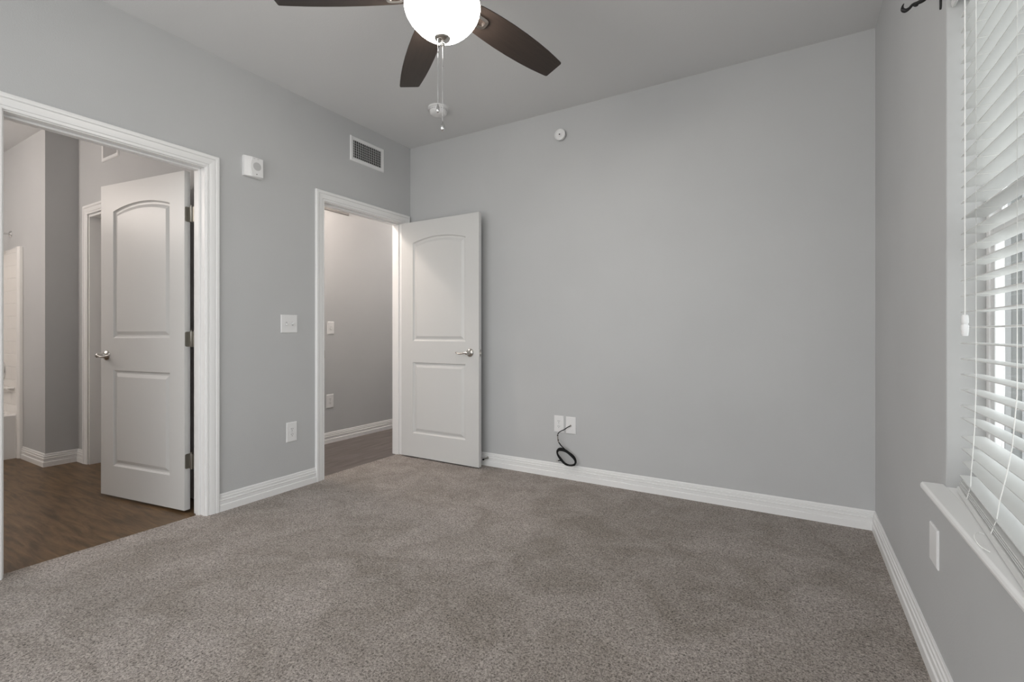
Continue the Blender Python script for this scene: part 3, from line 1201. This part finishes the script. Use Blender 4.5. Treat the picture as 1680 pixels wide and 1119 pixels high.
tube(b, [(-1.501, 3.21, 0.336), (-1.502, 3.21, 0.322), (-1.5, 3.21, 0.30), (-1.496, 3.215, 0.276)], .0044, 10)
obj('connector', cl(b), 'chrome', cable, smooth=True)
b = bmesh.new()
tube(b, [(-1.500, 3.213, .139), (-1.514, 3.210, .136)], .0042, 10)
obj('connector', cl(b), 'chrome', cable, smooth=True)
for p, q in (((-1.5015, 3.21, .330), (-1.5018, 3.21, .323)), ((-1.499, 3.211, .297), (-1.498, 3.212, .290))):
    b = bmesh.new()
    tube(b, [p, q], .0052, 6)
    obj('connector_nut', cl(b), 'black', cable)

# ---------------------------------------------------------------- bathtub and surround
tb = empty('bathtub', (-6.24, .65, -.006))
tag(tb, 'white alcove bathtub with a tile-look surround seen through the left doorway', 'bathtub')


def tl(b):
    bmesh.ops.translate(b, vec=(6.24, -.65, .006), verts=b.verts)
    return b


def rr(x0, x1, y0, y1, z, r_, n=6):
    pts = []
    for cx, cy, a0 in ((x1 - r_, y1 - r_, 0), (x0 + r_, y1 - r_, PI / 2), (x0 + r_, y0 + r_, PI), (x1 - r_, y0 + r_, 1.5 * PI)):
        for i in range(n + 1):
            a = a0 + PI / 2 * i / n
            pts.append((cx + r_ * math.cos(a), cy + r_ * math.sin(a), z))
    return pts


b = bmesh.new()
X0, X1, Y0, Y1 = -6.648, -5.835, -.12, 1.418
loft(b, [rr(X0, X1, Y0, Y1, -.006, .004), rr(X0, X1, Y0, Y1, .365, .004), rr(X0 + .008, X1 - .012, Y0 + .004, Y1 - .004, .376, .01),
         rr(X0 + .05, X1 - .07, Y0 + .06, Y1 - .06, .374, .10), rr(X0 + .07, X1 - .09, Y0 + .09, Y1 - .08, .34, .10), rr(X0 + .14, X1 - .16, Y0 + .2, Y1 - .14, .06, .12)])
obj('tub', tl(b), 'tub', tb, smooth=True)
b = bmesh.new()
box(b, -6.648, -5.835, 1.398, 1.419, .374, 1.83)
obj('surround_panel', tl(b), 'tile', tb, bevel=.003)
b = bmesh.new()
box(b, -6.648, -6.62, -.12, 1.398, .374, 1.83)
obj('surround_panel', tl(b), 'tile', tb)
b = bmesh.new()
loft(b, [[(-5.838, 1.388, z), (-5.800, 1.388, z), (-5.775, 1.398, z), (-5.768, 1.4195, z), (-5.838, 1.4195, z)] for z in (-.006, 1.835)])
obj('surround_flange', tl(b), 'tub', tb, bevel=.004)
b = bmesh.new()
loft(b, [[(x, y, z) for x, y in ((-6.40, 1.398), (-5.90, 1.398), (-5.92, 1.355), (-6.38, 1.340))] for z in (.588, .606)])
obj('soap_ledge', tl(b), 'tub', tb, bevel=.005)
b = bmesh.new()
lathe(b, [(0, 0), (.080, 0), (.080, .006), (.070, .014), (.028, .020), (.024, .045), (.026, .060), (0, .062)], T((-6.215, 1.398, .742)) @ RX, 36)
tube(b, [(-6.215, 1.35, .742), (-6.215, 1.335, .66)], [.010, .006], 10)
sv = obj('shower_valve', tl(b), 'polished', tb, smooth=True)
b = bmesh.new()
lathe(b, [(0, 0), (.030, 0), (.030, .004), (.022, .012), (.010, .016), (0, .016)], T((-6.085, 1.42, 1.975)) @ RX, 28)
tube(b, catmull([(-6.085, 1.415, 1.975), (-6.085, 1.37, 1.972), (-6.085, 1.31, 1.95), (-6.085, 1.27, 1.905)], 6), .0085, 12)
lathe(b, [(0, .03), (.010, .03), (.012, .01), (.032, -.02), (.034, -.03), (0, -.03)], T((-6.085, 1.255, 1.885)) @ Matrix.Rotation(math.radians(-40), 4, 'X'), 24)
sa = obj('shower_head', b, 'polished', smooth=True)
tag(sa, 'chrome shower arm and head on the wall above the tub surround', 'shower head')

# ---------------------------------------------------------------- outside the window
nb = empty('neighbouring_building', (5.2, 9.2, -3.2))
tag(nb, 'pale building wing outside glimpsed between the blind slats', 'building')


def nl(b):
    bmesh.ops.translate(b, vec=(-5.2, -9.2, 3.2), verts=b.verts)
    return b


b = bmesh.new()
box(b, 1.4, 9.0, 9.2, 16, -3.2, 5.5)
obj('facade', nl(b), 'ext', nb)
b = bmesh.new()
for i in range(42):
    x = 1.5 + i * .17
    box(b, x, x + .06 + .03 * ((i * 7) % 3), 9.17, 9.2, -3.2, 5.5)
obj('siding_battens', nl(b), 'extw', nb)
for x in (3.5, 4.9, 6.6):
    for z in (-1.2, 1.7):
        b = bmesh.new()
        box(b, x, x + .07, 9.12, 9.17, z - 1.0, z + 1.0)
        box(b, x + .9, x + .97, 9.12, 9.17, z - 1.0, z + 1.0)
        box(b, x + .07, x + .9, 9.12, 9.17, z - 1.0, z - .93)
        box(b, x + .07, x + .9, 9.12, 9.17, z + .93, z + 1.0)
        box(b, x + .07, x + .9, 9.12, 9.17, z - .03, z + .03)
        wn = obj('window', nl(b), 'extw', nb)
        b = bmesh.new()
        box(b, x + .07, x + .9, 9.14, 9.165, z - .93, z + .93)
        obj('pane', nl(b), pmat('dim_exterior_pane', (.075, .08, .08), .15), wn)
